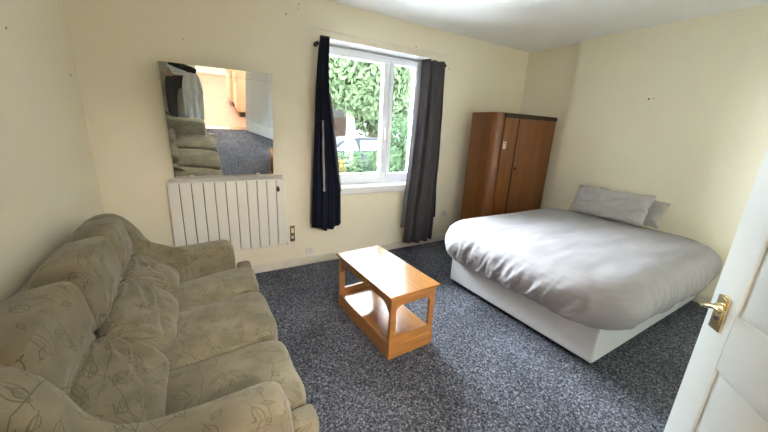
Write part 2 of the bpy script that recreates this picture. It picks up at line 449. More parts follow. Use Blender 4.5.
def interp(tab, z):
    for (z0, v0), (z1, v1) in zip(tab, tab[1:]):
        if z >= z1: u = max(0, min(1, (z-z0)/(z1-z0))); return v0+(v1-v0)*u
    return tab[-1][1]
def bulL(z): return (interp([(2.2, 1.710), (2.1, 1.695), (1.94, 1.681), (1.68, 1.660), (1.22, 1.637), (.83, 1.622), (.40, 1.607)], z), interp([(2.2, 1.785), (1.95, 1.780), (1.69, 1.789), (1.37, 1.836), (1.02, 1.882), (.82, 1.917), (.40, 1.925)], z))
def bulR(z): return (interp([(2.2, 2.855), (1.77, 2.845), (1.34, 2.825), (.89, 2.795), (.46, 2.765), (.08, 2.750)], z), interp([(2.2, 3.155), (1.58, 3.18), (.99, 3.19), (.60, 3.188), (.08, 3.18)], z))
obj('drape', curtain('l', '', None, (1.762, 1.875), (1.600, 1.930), 2.205, .41, 4, .026, RY-.035, hemL, flare=.8, bulge=bulL), M['navy'], t, solid=.004, angle=80)
def stripe(): 
    bm = curtain('s', '', None, (1.712, 1.724), (1.722, 1.738), 1.50, .82, 1.0, .006, RY-.075, seed=2, ns=30)
    return bm
obj('lining', curtain('ll', '', None, (1.800, 1.812), (1.900, 1.940), 1.75, .80, 2.0, .012, RY-.016, seed=1, ns=60), M['lining'], t, solid=.003, angle=80)['label'] = 'grey lining turned out along the window edge'
obj('light_stripe', stripe(), M['lightstripe'], t, solid=.003, angle=80)['label'] = 'narrow pale strip down the middle standing in for light through the cloth'  # pale strip imitates window light showing through the drape
obj('heading_tape', curtain('h', '', None, (1.708, 1.790), (1.706, 1.788), 2.225, 2.15, 4, .018, RY-.038, seed=0, ns=120, nz=4), M['black'], t, solid=.004, angle=80)
t = thing('curtain', 'long charcoal grey curtain hanging at the right side of the window', 'curtain', (3.0, RY-.01, .08), 'curtains at the window')
def hemR(s): return .03*(1-s)*0+.008*math.sin(s*9)
obj('drape', curtain('r', '', None, (2.875, 3.165), (2.775, 3.235), 2.19, .10, 3.5, .042, RY-.056, hemR, seed=.6, bulge=bulR), M['greyc'], t, solid=.004, angle=80)
obj('lining', curtain('rl', '', None, (2.825, 2.875), (2.735, 2.80), 2.185, .30, 1.2, .014, RY-.006, seed=2, ns=60, flare=1.6), M['lining'], t, solid=.003, angle=80)['label'] = 'paler lining at the window edge'
obj('lining_flap', curtain('rf', '', None, (3.12, 3.17), (3.20, 3.285), 2.17, .37, 1.5, .012, RY+.018, seed=3, ns=60), M['navy'], t, solid=.003, angle=80)['label'] = 'dark navy flap at the wall side'
for k in range(5):
    x = 2.885+k*.065
    bmr = bmesh.new(); pts = [(x+.004*math.sin(a), RY+.017*math.cos(a), RZ+.008+.017*math.sin(a)) for a in [i*2*math.pi/18 for i in range(19)]]
    obj('curtain_ring', tube(bmr, pts, .0028, 8, False), M['chrome'], t)

# ------------------------------------------------------------------ radiator, mirror, sockets
t = thing('radiator', 'white panel radiator of eleven upright panels under the mirror', 'radiator', (.893, -.05, .30))
rx0, rx1, rz0, rz1 = .4265, 1.361, .295, .950
obj('back_plate', B(rx0+.01, rx1-.01, -.07, -.022, rz0+.01, rz1-.012), M['rad'], t, bevel=.004)
n = 11; pw = (rx1-rx0)/n
for k in range(n):
    obj('panel', B(rx0+k*pw+.0028, rx0+(k+1)*pw-.0028, -.095, -.070, rz0, rz1), M['rad'], t, bevel=.006)
obj('slot_backing', B(rx0+.012, rx1-.012, -.0725, -.0705, rz0+.012, rz1-.012), M['dark'], t, smooth=False)
bm = bmesh.new(); bx(bm, rx0+.03, rx1-.02, -.078, -.074, rz1-.012, .978); bx(bm, rx0+.03, rx1-.02, -.034, -.030, rz1-.012, .978)
for k in range(64):
    x = rx0+.03+k*(rx1-rx0-.055)/63; bx(bm, x, x+.006, -.078, -.030, rz1-.004, .982)
obj('top_grille', bm, M['rad'], t, smooth=False)
for x in (rx0+.14, rx1-.14): obj('bracket', B(x-.02, x+.02, -.022, -.0005, rz0+.08, rz1-.08), M['rad'], t)
bm = bmesh.new(); prof = smoothpoly([(0, .036), (.016, -.004), (.013, -.024), (0, -.031), (-.013, -.024), (-.016, -.004)], 2)
prism(bm, prof, lambda a, b: (1.292+a, -.0955, .862+b), lambda a, b: (1.292+a, -.0985, .862+b)); obj('drop_badge', bm, M['black'], t)['label'] = 'small black drop-shaped badge'
bm = bmesh.new(); tube(bm, [(rx1-.03, -.06, rz0+.03), (rx1+.01, -.062, rz0+.02), (rx1+.02, -.062, rz0-.015)], .012, 12); obj('end_fitting', bm, M['plastic'], t)

t = thing('fused_switch', 'small metal switch plate on the wall beside the right end of the radiator', 'switch', (1.437, 0, .37))
obj('plate', B(1.412, 1.462, -.010, 0, .285, .455), M['chrome'], t, bevel=.003)
obj('rocker', B(1.425, 1.449, -.018, -.010, .375, .425), M['plastic'], t, bevel=.002); obj('fuse_holder', B(1.425, 1.449, -.014, -.010, .315, .345), M['plastic'], t, bevel=.002)
pts = [(1.43, -.012, .285), (1.44, -.02, .24), (1.475, -.018, .19), (1.50, -.014, .14), (1.55, -.014, .110), (1.585, -.012, .106)]
tag(obj('power_cord', tube(bmesh.new(), pts, .0035, 8), M['plastic']), 'thin pale cord looping from the switch plate down towards the wall socket', 'cord')
def socket(cx, cz, wd, hg, label):
    t = thing('wall_socket', label, 'socket', (cx, 0, cz))
    obj('plate', B(cx-wd/2, cx+wd/2, -.011, 0, cz-hg/2, cz+hg/2), M['plastic'], t, bevel=.003)
    bm = bmesh.new()
    for dx, dz, a, b in ((0, .02, .0025, .006), (-.012, -.006, .005, .0022), (.012, -.006, .005, .0022)): bx(bm, cx+dx-a, cx+dx+a, -.0118, -.0108, cz+dz-b, cz+dz+b)
    obj('pin_holes', bm, M['dark'], t, smooth=False)
    obj('switch', B(cx+.022, cx+.032, -.015, -.011, cz+.012, cz+.032), M['plastic'], t, bevel=.001)
    return t
socket(1.62, .150, .088, .088, 'white wall socket low down between the radiator and the navy curtain')
t = socket(3.475, .385, .085, .085, 'white wall socket between the charcoal curtain and the wardrobe')
obj('plug', B(3.45, 3.50, -.05, -.012, .36, .405), M['plastic'], t, bevel=.006)

# mirror leaning forward above the radiator
t = thing('mirror', 'frameless rectangular wall mirror tilted forward above the radiator', 'mirror', (.876, -.06, .985))
mx, my, mz = V((1, -.004, .007)).normalized(), None, V((0, -math.sin(.186), math.cos(.186)))
mz = (mz - mx*mz.dot(mx)).normalized(); mn = mz.cross(mx).normalized()  # towards the back
if mn.y < 0: mn = -mn
o0 = V((.490, -.05, .991))
def mp(a, b, c): return o0 + mx*a + mz*b + mn*c
def mbox(bm, a0, a1, b0, b1, c0, c1):
    vs = [bm.verts.new(mp(a, b, c)) for c in (c0, c1) for b in (b0, b1) for a in (a0, a1)]
    for q in ((0, 2, 3, 1), (4, 5, 7, 6), (0, 1, 5, 4), (2, 6, 7, 3), (0, 4, 6, 2), (1, 3, 7, 5)): bm.faces.new([vs[i] for i in q])
    return bm
obj('mirror_glass', mbox(bmesh.new(), .0, .775, 0, .858, .0, .004), M['mirror'], t, smooth=False)
obj('backing', mbox(bmesh.new(), -.001, .776, -.001, .859, .0042, .008), M['medge'], t, smooth=False)
obj('top_line', mbox(bmesh.new(), .0, .775, .800, .802, -.0006, .0), M['medge'], t, smooth=False)  # thin dark line across the glass near its top
bm = bmesh.new(); P = mp(.39, .80, .008)
tube(bm, [P, (P.x, -.004, P.z+.06)], .002, 8); obj('hanging_wire', bm, M['chrome'], t)
for a in (.12, .64):
    bm = mbox(bmesh.new(), a-.015, a+.015, -.004, .012, -.004, .010); obj('clip', bm, M['plastic'], t, bevel=.001)

# ------------------------------------------------------------------ wardrobe
wx0, wx1, wy, wyb, wz = 3.622, 4.700, -.600, -.175, 1.695
t = thing('wardrobe', 'red-brown wooden wardrobe with two doors and a rounded corner', 'wardrobe', (4.16, -.39, 0))
R_ = .10
prof = [(wx0, wyb), (wx0, wy+.022+R_)] + [(wx0+R_-R_*math.cos(a), wy+.022+R_-R_*math.sin(a)) for a in [i*math.pi/2/8 for i in range(1, 9)]] + [(wx1, wy+.022), (wx1, wyb)]
obj('carcass', prism(bmesh.new(), prof, lambda a, b: (a, b, .07), lambda a, b: (a, b, wz-.0)), M['ward'], t, bevel=.003)
obj('plinth', B(wx0+.03, wx1-.02, wy+.05, wyb, 0, .07), M['warddark'], t)
obj('cornice', B(wx0+.10, wx1, wy-.004, wy+.022, wz-.055, wz-.002), M['warddark'], t, bevel=.003)['label'] = 'dark strip above the doors'
gx = 3.965
d1 = obj('door', B(wx0+.10, gx-.004, wy, wy+.021, .09, wz-.058), M['ward'], t, bevel=.003)
d2 = obj('door', B(gx+.004, wx1-.006, wy, wy+.021, .09, wz-.058), M['ward'], t, bevel=.003)
obj('door_edge_strip', B(gx-.012, gx+.003, wy-.008, wy, .09, wz-.058), M['warddark'], d1, bevel=.002)
bm = tube(bmesh.new(), [(gx+.03, wy, 1.06), (gx+.03, wy-.012, 1.06), (gx+.03, wy-.02, 1.06), (gx+.03, wy-.03, 1.06)], [.008, .008, .017, .013], 16)
obj('knob', bm, M['warddark'], d2)
o = obj('paper_sticker', B(3.735, 3.79, wy-.0012, wy-.0002, 1.29, 1.375), [M['paper']], d1, smooth=False)
o['label'] = 'small torn pale paper sticker'
obj('sticker_print', B(3.750, 3.776, wy-.0018, wy-.0013, 1.345, 1.362), M['pink'], d1, smooth=False)

# ------------------------------------------------------------------ coffee table
ta = .0317; ca, sa = math.cos(ta), math.sin(ta)
T4 = Matrix.Translation((1.573, -1.691, 0)) @ Matrix.Rotation(ta, 4, 'Z')
TL, TW, TH = .795, .404, .4697
t = thing('coffee_table', 'orange varnished wooden coffee table with a low shelf and open ends', 'coffee table', T4 @ V((TW/2, TL/2, 0)))
obj('tabletop', B(0, TW, 0, TL, TH-.016, TH, M4=T4), M['table'], t, bevel=.004)
def endpanel(y0, y1):
    bm = bmesh.new(); N = 64; x0, x1, z0, z1 = .022, TW-.022, .10, TH-.016
    cx, cz = (x0+x1)/2, .265; rings = []
    hx0, hx1, hz0, hz1 = x0+.042, x1-.042, .165, .385
    def rect(a, xa, xb, za, zb, r):
        dx, dz = math.cos(a), math.sin(a)
        k = min((xb-cx)/dx if dx > 1e-9 else ((xa-cx)/dx if dx < -1e-9 else 9), (zb-cz)/dz if dz > 1e-9 else ((za-cz)/dz if dz < -1e-9 else 9))
        return cx+dx*k, cz+dz*k
    angs = sorted([i*2*math.pi/N for i in range(N)] + [math.atan2(z-cz, x-cx) % (2*math.pi) for x in (x0, x1) for z in (z0, z1)] + [math.atan2(z-cz, x-cx) % (2*math.pi) for x in (hx0, hx1) for z in (hz0, hz1)])
    for y in (y0, y1):
        o_, i_ = [], []
        for a in angs:
            X, Z = rect(a, x0, x1, z0, z1, 0); o_.append(bm.verts.new(T4 @ V((X, y, Z))))
            X, Z = rect(a, hx0, hx1, hz0, hz1, 0)
            u = abs(X-cx)/((hx1-hx0)/2)
            if Z > cz: Z = min(Z, hz1 + .022 - .045*max(0, u-.35)**1.6*2.2)
            i_.append(bm.verts.new(T4 @ V((X, y, Z))))
        rings.append((o_, i_))
    n = len(angs)
    for k in range(n):
        j = (k+1) % n; (a, b), (c, d) = rings
        bm.faces.new((a[k], a[j], b[j], b[k])); bm.faces.new((c[k], d[k], d[j], c[j]))
        bm.faces.new((a[k], c[k], c[j], a[j])); bm.faces.new((b[k], b[j], d[j], d[k]))
    return bm
obj('end_panel', endpanel(.018, .040), M['tablex'], t, bevel=.002, seg=2); obj('end_panel', endpanel(TL-.040, TL-.018), M['tablex'], t, bevel=.002, seg=2)
def apron(x0, x1):
    ptop = TH-.016; pr_ = [(.040, ptop), (.040, .31)] + [(.040+.10*u, .31+(.385-.31)*math.sin(u*math.pi/2)) for u in (.15, .3, .45, .6, .8, 1)]
    pr_ += [(TL-.040-.10*u, .31+(.385-.31)*math.sin(u*math.pi/2)) for u in (1, .8, .6, .45, .3, .15)] + [(TL-.040, .31), (TL-.040, ptop)]
    return prism(bmesh.new(), pr_, lambda a, b: T4 @ V((x0, a, b)), lambda a, b: T4 @ V((x1, a, b)))
obj('apron', apron(.030, .046), M['table'], t, bevel=.001, seg=1); obj('apron', apron(TW-.046, TW-.030), M['table'], t, bevel=.001, seg=1)
for a, b in ((.20, .385), (.41, .595)):
    dr = obj('drawer', B(.024, .031, a, b, .392, .446, M4=T4), M['table'], t, bevel=.002)
    yy = (a+b)/2
    obj('knob', tube(bmesh.new(), [T4 @ V((.024, yy, .419)), T4 @ V((.016, yy, .419)), T4 @ V((.010, yy, .419))], [.005, .008, .006], 12), M['brass'], dr)
obj('shelf', B(.035, TW-.035, .035, TL-.035, .100, .116, M4=T4), M['table'], t, bevel=.002)
bm = bmesh.new(); bx(bm, .018, .036, .012, TL-.012, .004, .118, M4=T4); bx(bm, TW-.036, TW-.018, .012, TL-.012, .004, .118, M4=T4)
bx(bm, .036, TW-.036, .012, .034, .004, .10, M4=T4); bx(bm, .036, TW-.036, TL-.034, TL-.012, .004, .10, M4=T4)
obj('plinth', bm, M['tablex'], t, bevel=.003)
for x in (.03, TW-.03):
    for y in (.03, TL-.03): obj('foot', tube(bmesh.new(), [T4 @ V((x, y, 0)), T4 @ V((x, y, .01))], .012, 12), M['black'], t)
obj('peg', tube(bmesh.new(), [T4 @ V((TW-.02, .03, .125)), T4 @ V((TW-.004, .03, .125))], .005, 10), M['tablex'], t)

# ------------------------------------------------------------------ bed
BX0, BY0, BY1 = 2.722, -2.360, -1.010
t = thing('divan_bed_base', 'white fabric divan bed base standing on the grey carpet by the cream wall', 'bed', (3.67, -1.685, 0))
obj('base_box', B(BX0, W1-.02, BY0, BY1, .042, .34), M['base'], t, bevel=.012)
for x in (BX0+.09, (BX0+W1)/2, W1-.12):
    for y in (BY0+.08, BY1-.08):
        obj('castor', tube(bmesh.new(), [(x, y-.012, .016), (x, y+.012, .016)], .0155, 16), M['black'], t)
obj('underside_shade_strip', B(BX0+.015, W1-.03, BY0+.015, BY1-.015, .026, .042), M['black'], t)  # black slab stands in for the shadow gap beneath the divan

def rrect(hx, hy, r, n):
    """even samples round a rounded rectangle, returned with outward normals"""
    pts = []; segs = [('l', (hx, -hy+r), (hx, hy-r)), ('a', (hx-r, hy-r), 0), ('l', (hx-r, hy), (-hx+r, hy)), ('a', (-hx+r, hy-r), 90), ('l', (-hx, hy-r), (-hx, -hy+r)), ('a', (-hx+r, -hy+r), 180), ('l', (-hx+r, -hy), (hx-r, -hy)), ('a', (hx-r, -hy+r), 270)]
    nr = [(1, 0), 0, (0, 1), 0, (-1, 0), 0, (0, -1), 0]
    Ls = [((V(s[1])-V(s[2])).length if s[0] == 'l' else r*math.pi/2) for s in segs]; tot = sum(Ls)
    for i in range(n):
        d = tot*i/n
        for s, l, q in zip(segs, Ls, nr):
            if d <= l or s is segs[-1]:
                u = d/l
                if s[0] == 'l': p = V(s[1]).lerp(V(s[2]), u); pts.append((p, V(q)))
                else:
                    a = math.radians(s[2]+90*u); nn = V((math.cos(a), math.sin(a))); pts.append((V(s[1])+nn*r, nn))
                break
            d -= l
    return pts, tot
mcx, mcy = (BX0+.03+W1-.022)/2, (BY0+BY1)/2
mpts = [(p.x+mcx, p.y+mcy) for p, _ in rrect((W1-.022-BX0-.03)/2, (BY1-BY0)/2-.025, .16, 120)[0]]
o = obj('mattress', prism(bmesh.new(), mpts, lambda a, b: (a, b, .342), lambda a, b: (a, b, .565)), M['mattress'], None, bevel=.03, seg=4)
tag(o, 'cream mattress on the divan base, showing at the wall end under the duvet', 'mattress')
def make_duvet():
    bm = bmesh.new(); N = 700
    DXa, DXb = BX0-.01, 4.49
    cx, cy = (DXa+DXb)/2, (BY0+BY1)/2; hx, hy = (DXb-DXa)/2, (BY1-BY0)/2+.02
    pts, tot = rrect(hx, hy, .24, N)
    ctrl = [(-.16, .657), (-.11, .656), (-.06, .652), (-.01, .643), (.035, .625), (.070, .598), (.098, .562), (.114, .520), (.120, .475), (.117, .430), (.106, .390), (.090, .355), (.072, .325), (.050, .305)]
    prof = []
    for a, b in zip(ctrl, ctrl[1:]):
        for q in range(3): prof.append((a[0]+(b[0]-a[0])*q/3, a[1]+(b[1]-a[1])*q/3))
    prof.append(ctrl[-1])
    rings = []
    K = 20
    def und(x, y): return .012*noise.noise(V((x*1.6, y*5+x, 3))) + .004*noise.noise(V((x*4, y*14, 7)))
    for k in range(1, K+1):
        s = k/K; ring = []
        for i, (p, nn) in enumerate(pts):
            x, y = (p.x-nn.x*.16)*s, (p.y-nn.y*.16)*s
            z = .657 + .012*(1-s*s) + und(x, y) - .02*ssm(.2, 1, x/hx)
            ring.append(bm.verts.new((cx+x, cy+y, z)))
        rings.append(ring)
    np_ = len(prof)
    for k in range(1, np_):
        off, z = prof[k]; t = k/(np_-1); ring = []
        for i, (p, nn) in enumerate(pts):
            per = i/N*tot
            head = ssm(.10, .90, nn.x); foot = ssm(-.2, .8, -nn.x)
            o_ = off + .035*foot*ssm(0, .4, t); zz = z
            w = ssm(.25, .9, t)
            sl = per + t*(.22*foot - .05*(1-foot))
            big = noise.noise(V((sl*6, t*1.2, 1.5)))
            fine = (1-2.2*abs(noise.noise(V((sl*11, t*2.0, 9)))))
            fin2 = (1-2.2*abs(noise.noise(V((sl*22, t*3.0, 19)))))
            amt = .40+.60*foot + .35*ssm(.3, 1, -nn.y)
            o_ += w*(.022*big + .017*fine*amt + .007*fin2*amt) + .02*noise.noise(V((per*1.7, 4, 2)))*w
            zz += w*.022*noise.noise(V((per*2.3, 8, 0))) + .016*fine*w*amt
            if foot < .5: zz -= .010*w
            zz = zz*(1-head) + head*(.64-.045*t); o_ = o_*(1-head) + head*(off*.25-.02)
            lx, ly = p.x+nn.x*o_, p.y+nn.y*o_
            zz += (und(lx, ly) - .02*ssm(.2, 1, lx/hx))*(1-ssm(0, .7, t))
            ring.append(bm.verts.new((cx+lx, cy+ly, zz)))
        rings.append(ring)
    c = bm.verts.new((cx, cy, .669))
    for i in range(N): bm.faces.new((c, rings[0][i], rings[0][(i+1) % N]))
    for A, Bq in zip(rings, rings[1:]):
        for i in range(N): bm.faces.new((A[i], Bq[i], Bq[(i+1) % N], A[(i+1) % N]))
    return bm
o = obj('duvet', make_duvet(), M['duvet'], None, solid=.022, angle=180)
tag(o, 'pale grey duvet spread over the bed with gathered edges hanging past the base', 'duvet')

def pillow(name, c, w, h, th, lean, yaw, label, seed, mat, group, roll=0):
    bm = bmesh.new(); n = 40; key = {}
    R3 = Matrix.Rotation(yaw, 3, 'Z') @ Matrix.Rotation(lean, 3, 'Y') @ Matrix.Rotation(roll, 3, 'X')
    for s in (-1, 1):
        for i in range(n+1):
            for j in range(n+1):
                u, v = i/n*2-1, j/n*2-1; edge = i in (0, n) or j in (0, n)
                if edge and s == 1: key[(s, i, j)] = key[(-1, i, j)]; continue
                pin = 1-.07*(1-u*u)*(v*v) ; pin2 = 1-.05*(1-v*v)*(u*u)
                y = u*w/2*(pin2); z = v*h/2*(pin)
                T = th/2*((1-abs(u)**3.2)**.55)*((1-abs(v)**2.8)**.6)
                T *= 1+.22*noise.noise(V((u*2.2, v*2.2, seed)))
                wr = .018*noise.noise(V((u*5+v*3, v*2.5-u*2, seed+3)))+.012*(1-abs(noise.noise(V((u*4, v*7, seed+7))))*3)*ssm(.3, 1, abs(u))
                x = s*(T+wr*(1-max(abs(u), abs(v))**6)) + .012*noise.noise(V((u*2, v*2, seed+11)))
                y += .008*noise.noise(V((v*4, seed, u))); z += .010*noise.noise(V((u*4, seed+2, v)))
                key[(s, i, j)] = bm.verts.new(R3 @ V((x, y, z)) + V(c))
        for i in range(n):
            for j in range(n):
                q = [key[(s, i, j)], key[(s, i+1, j)], key[(s, i+1, j+1)], key[(s, i, j+1)]]
                bm.faces.new(q if s == 1 else q[::-1])
    o = obj(name, bm, mat, None, angle=70); tag(o, label, 'pillow', group); return o
pillow('pillow', (4.35, -1.555, .802), .72, .33, .10, math.radians(28), 0, 'grey pillow at the front of the pair leaning against the wall on the bed', 1, M['pillow'], 'pillows on the bed', -.02)
pillow('pillow', (4.515, -1.66, .785), .66, .27, .09, math.radians(20), 0, 'grey pillow mostly hidden between the front pillow and the wall', 5, M['pillow'], 'pillows on the bed', .07)

# ------------------------------------------------------------------ sofa
SF = M['sofa']
t = thing('sofa', 'beige floral three seater sofa against the left wall facing the coffee table', 'sofa', (.47, -1.51, 0))
FA0, FA1 = -.700, -.850      # far arm
NA0, NA1 = -2.165, -2.320    # near arm
def sofarm(ya, yb):
    k_ = .035 if ya < -2 else 0
    ctrl = [(.03, .06), (.03, .40), (.03, .74), (.045, .85+k_), (.12, .895+k_), (.21, .885+k_), (.285, .795+k_), (.335, .690), (.40, .628), (.55, .622), (.70, .622), (.785, .618), (.815, .585), (.822, .50), (.825, .30), (.825, .06), (.40, .06)]
    prof = smoothpoly(ctrl, 1)
    bm = bmesh.new(); y0, y1 = min(ya, yb), max(ya, yb); ym = (y0+y1)/2; hw = (y1-y0)/2
    cx, cz = .42, .33; rings = []
    prs = [(-1.0, .055), (-1.0, .03), (-.94, .012), (-.80, .003), (-.5, 0), (0, -.004), (.5, 0), (.80, .003), (.94, .012), (1.0, .03), (1.0, .055)]
    n = len(prof)
    for (q, ins) in prs:
        ring = []
        for i in range(n):
            a, b, c = V(prof[i-1]), V(prof[i]), V(prof[(i+1) % n]); tg = (c-a).normalized(); nr = V((-tg.y, tg.x))
            if nr.dot(b-V((cx, cz))) > 0 and False: pass
            # profile runs clockwise, so this normal points outward
            p = b - nr*ins if nr.dot(V((b.x-cx, b.y-cz))) > 0 else b + nr*ins
            wv = .006*noise.noise(V((p.x*6, q, p.y*6)))
            ring.append(bm.verts.new((p.x, ym+q*hw + wv + (.16*max(0, p.x-.40) if ym > -1 else 0), p.y)))
        rings.append(ring)
    for A, Bq in zip(rings, rings[1:]):
        for i in range(n): bm.faces.new((A[i], A[(i+1) % n], Bq[(i+1) % n], Bq[i]))
    for r_ in (rings[0], rings[-1]): 
        f = bm.faces.new(r_); bmesh.ops.triangulate(bm, faces=[f])
    return bm, prof
def piping(prof, y, ins, rng):
    pts = []
    cx, cz = .42, .33; n = len(prof)
    for i in range(*rng):
        a, b, c = V(prof[i-1]), V(prof[i]), V(prof[(i+1) % n]); tg = (c-a).normalized(); nr = V((-tg.y, tg.x))
        p = b - nr*ins if nr.dot(V((b.x-cx, b.y-cz))) > 0 else b + nr*ins
        pts.append((p.x, y+(.16*max(0, p.x-.40) if y > -1 else 0), p.y))
    return tube(bmesh.new(), pts, .005, 8)
for ya, yb, out in ((FA0, FA1, FA0), (NA0, NA1, NA1)):
    bm, prof = sofarm(ya, yb); a = obj('arm', bm, SF, t, uv=True, angle=60)
    obj('piping', piping(prof, out, .035, (2, 28)), SF, a, uv=True)
obj('back_frame', cubeblock((.115, (FA1+NA0)/2, .46), (.095, (FA1-NA0)/2+.02, .38), 8, 18), SF, t, uv=True, angle=60)
obj('base', cubeblock((.465, (FA1+NA0)/2, .185), (.395, (FA1-NA0)/2+.01, .135), 12, 16), SF, t, uv=True, angle=60)
for y in (FA1-.04, NA0+.04):
    for x in (.12, .78): obj('foot', tube(bmesh.new(), [(x, y, 0), (x, y, .06)], [.02, .026], 14), M['black'], t)
# arm fronts run down to a bulging front rail
edges = [-.900, -1.262, -1.735, -2.158]
bedges = [-.862, -1.190, -1.690, -2.165]
def fan(y): return .27*max(0, min(1, (y+2.1)/1.1))
for k in range(3):
    ya, yb = edges[k], edges[k+1]; cy = (ya+yb)/2; hy = (ya-yb)/2-.004
    def disp(p, d, k=k):
        z = p.z + (.016*(1-d.x**2)*(1-d.y**2) if d.z > 0 else 0)
        z += .005*noise.noise(V((p.x*5, p.y*5, k*3)))
        x = p.x + .008*noise.noise(V((p.y*6, p.z*6, k*5)))
        wy_ = p.y+cy
        return V((x, p.y + fan(wy_)*max(0, x+.15), z))
    # first and last cushion wrap round the arm fronts
    obj('seat_cushion', cubeblock((.60, cy, .372), (.325, hy, .082), 7, 20, disp=disp), SF, t, uv=True, angle=70)
for k in (0, 2):
    y0, y1 = (FA1+.10, -.70) if k == 0 else (NA0, -2.235)
    obj('cushion_lip', cubeblock((.880, (y0+y1)/2, .368), (.050, abs(y1-y0)/2+.012, .075), 5, 10), SF, t, uv=True, angle=70)
def bcush(k):
    ya, yb = bedges[k], bedges[k+1]; cy = (ya+yb)/2; hy = (ya-yb)/2+.004
    if k == 0: cy += .0
    def wrinkle(p, d, sd, amt):
        tot = .45*noise.noise(V((p.y*5+sd, p.z*9, sd)))
        top = 1 if sd < 10 else -1
        for s in (-1, 1):
            dy, dz = d.y-s*1.05, d.z-top*.95; rr = math.hypot(dy, dz); a = math.atan2(dz, dy)
            tot += math.sin(a*13+3.2*noise.noise(V((d.y*1.5, d.z*1.5, sd+s))))*math.exp(-rr/.75)*min(1, rr*3)
        return amt*tot
    # lower puff
    def d1(p, d):
        z = p.z; sc = 1
        x = p.x*(1.0 - .62*ssm(-.75, 1, d.z)) + (.035*(1-d.z)*.5 if d.x > 0 else 0)
        gather = ssm(.15, .95, d.z)
        y = p.y*(1-.04*gather)
        x += wrinkle(p, d, 3+k, .022)*(1 if d.x > 0 else 0)
        x -= .016*math.exp(-((d.z+.05-.45*d.y)/.09)**2)*(1 if d.x > 0 else 0)
        return V((x, y, z))
    # upper roll
    def d2(p, d):
        x = p.x*(1.0 - .30*ssm(-.1, -1, d.z)); gather = ssm(.0, -.95, d.z)
        z = p.z + .012*(1-d.y**2)*(1 if d.z > 0 else 0)
        x += wrinkle(p, d, 13+k, .020)*(.25+.75*gather)*(1 if d.x > 0 else 0)
        return V((x, p.y, z))
    R1 = Matrix.Rotation(math.radians(-20), 3, 'Y'); R2 = Matrix.Rotation(math.radians(-10), 3, 'Y')
    b = obj('back_cushion', cubeblock((.305-.022*(k == 2), cy, .548), (.140, hy+.004, .135), 3.8, 34, rot=R1, disp=d1), SF, t, uv=True, angle=80)
    obj('head_roll', cubeblock((.183-.010*(k == 2), cy, .768), (.092, hy+.002, .138), 5, 34, rot=R2, disp=d2), SF, b, uv=True, angle=80)
for k in range(3): bcush(k)

# ------------------------------------------------------------------ the white panelled door, opened into the room
HX, HY = 1.52, -3.40; dvec = V((2.055-HX, -2.880-HY, 0)); DL = dvec.length; dvec.normalize(); dn = V((-dvec.y, dvec.x, 0))
D4 = Matrix(((dvec.x, dn.x, 0, HX), (dvec.y, dn.y, 0, HY), (0, 0, 1, 0), (0, 0, 0, 1)))   # local: x along the leaf, y towards the visible face
t = thing('door_1', None, None, (HX, HY, 0), kind='structure')
def leaf_bm():
    bm = bmesh.new(); z0, z1 = .012, 2.0; th = .040
    bx(bm, .01, DL-.01, -th+.009, -.009, z0+.01, z1-.01, M4=D4)
    cols = [(.105, DL/2-.04), (DL/2+.04, DL-.105)]; rows = [(.20, .775), (.965, 1.58), (1.68, 1.88)]
    for side in (0, 1):
        ya, yb = (-.009, 0) if side == 0 else (-th, -th+.009)
        bx(bm, 0, .105, ya, yb, z0, z1, M4=D4); bx(bm, DL-.105, DL, ya, yb, z0, z1, M4=D4); bx(bm, DL/2-.04, DL/2+.04, ya, yb, z0, z1, M4=D4)
        zz = [z0] + [v for r in rows for v in r] + [z1]
        for i in range(0, len(zz), 2):
            for a, b in cols: bx(bm, a, b, ya, yb, zz[i], zz[i+1], M4=D4)
        for a, b in cols:
            for c, d in rows:
                m0, m1 = .012, .040; ys = (-.0088, -.0015) if side == 0 else (-th+.0088, -th+.0015)
                vs = [bm.verts.new(D4 @ V((x, y, z))) for (x, z, y) in [(a+m0, c+m0, ys[0]), (b-m0, c+m0, ys[0]), (b-m0, d-m0, ys[0]), (a+m0, d-m0, ys[0]), (a+m1, c+m1, ys[1]), (b-m1, c+m1, ys[1]), (b-m1, d-m1, ys[1]), (a+m1, d-m1, ys[1])]]
                bm.faces.new(vs[4:8])
                for i in range(4): j = (i+1) % 4; bm.faces.new((vs[i], vs[j], vs[4+j], vs[4+i]))
                bm.faces.new(vs[0:4][::-1])
    bx(bm, 0, .01, -th+.009, -.009, z0, z1, M4=D4); bx(bm, DL-.01, DL, -th+.009, -.009, z0, z1, M4=D4)
    return bm
obj('door_leaf', leaf_bm(), M['white'], t, bevel=.0025, seg=2, angle=30)
h = DL-.052
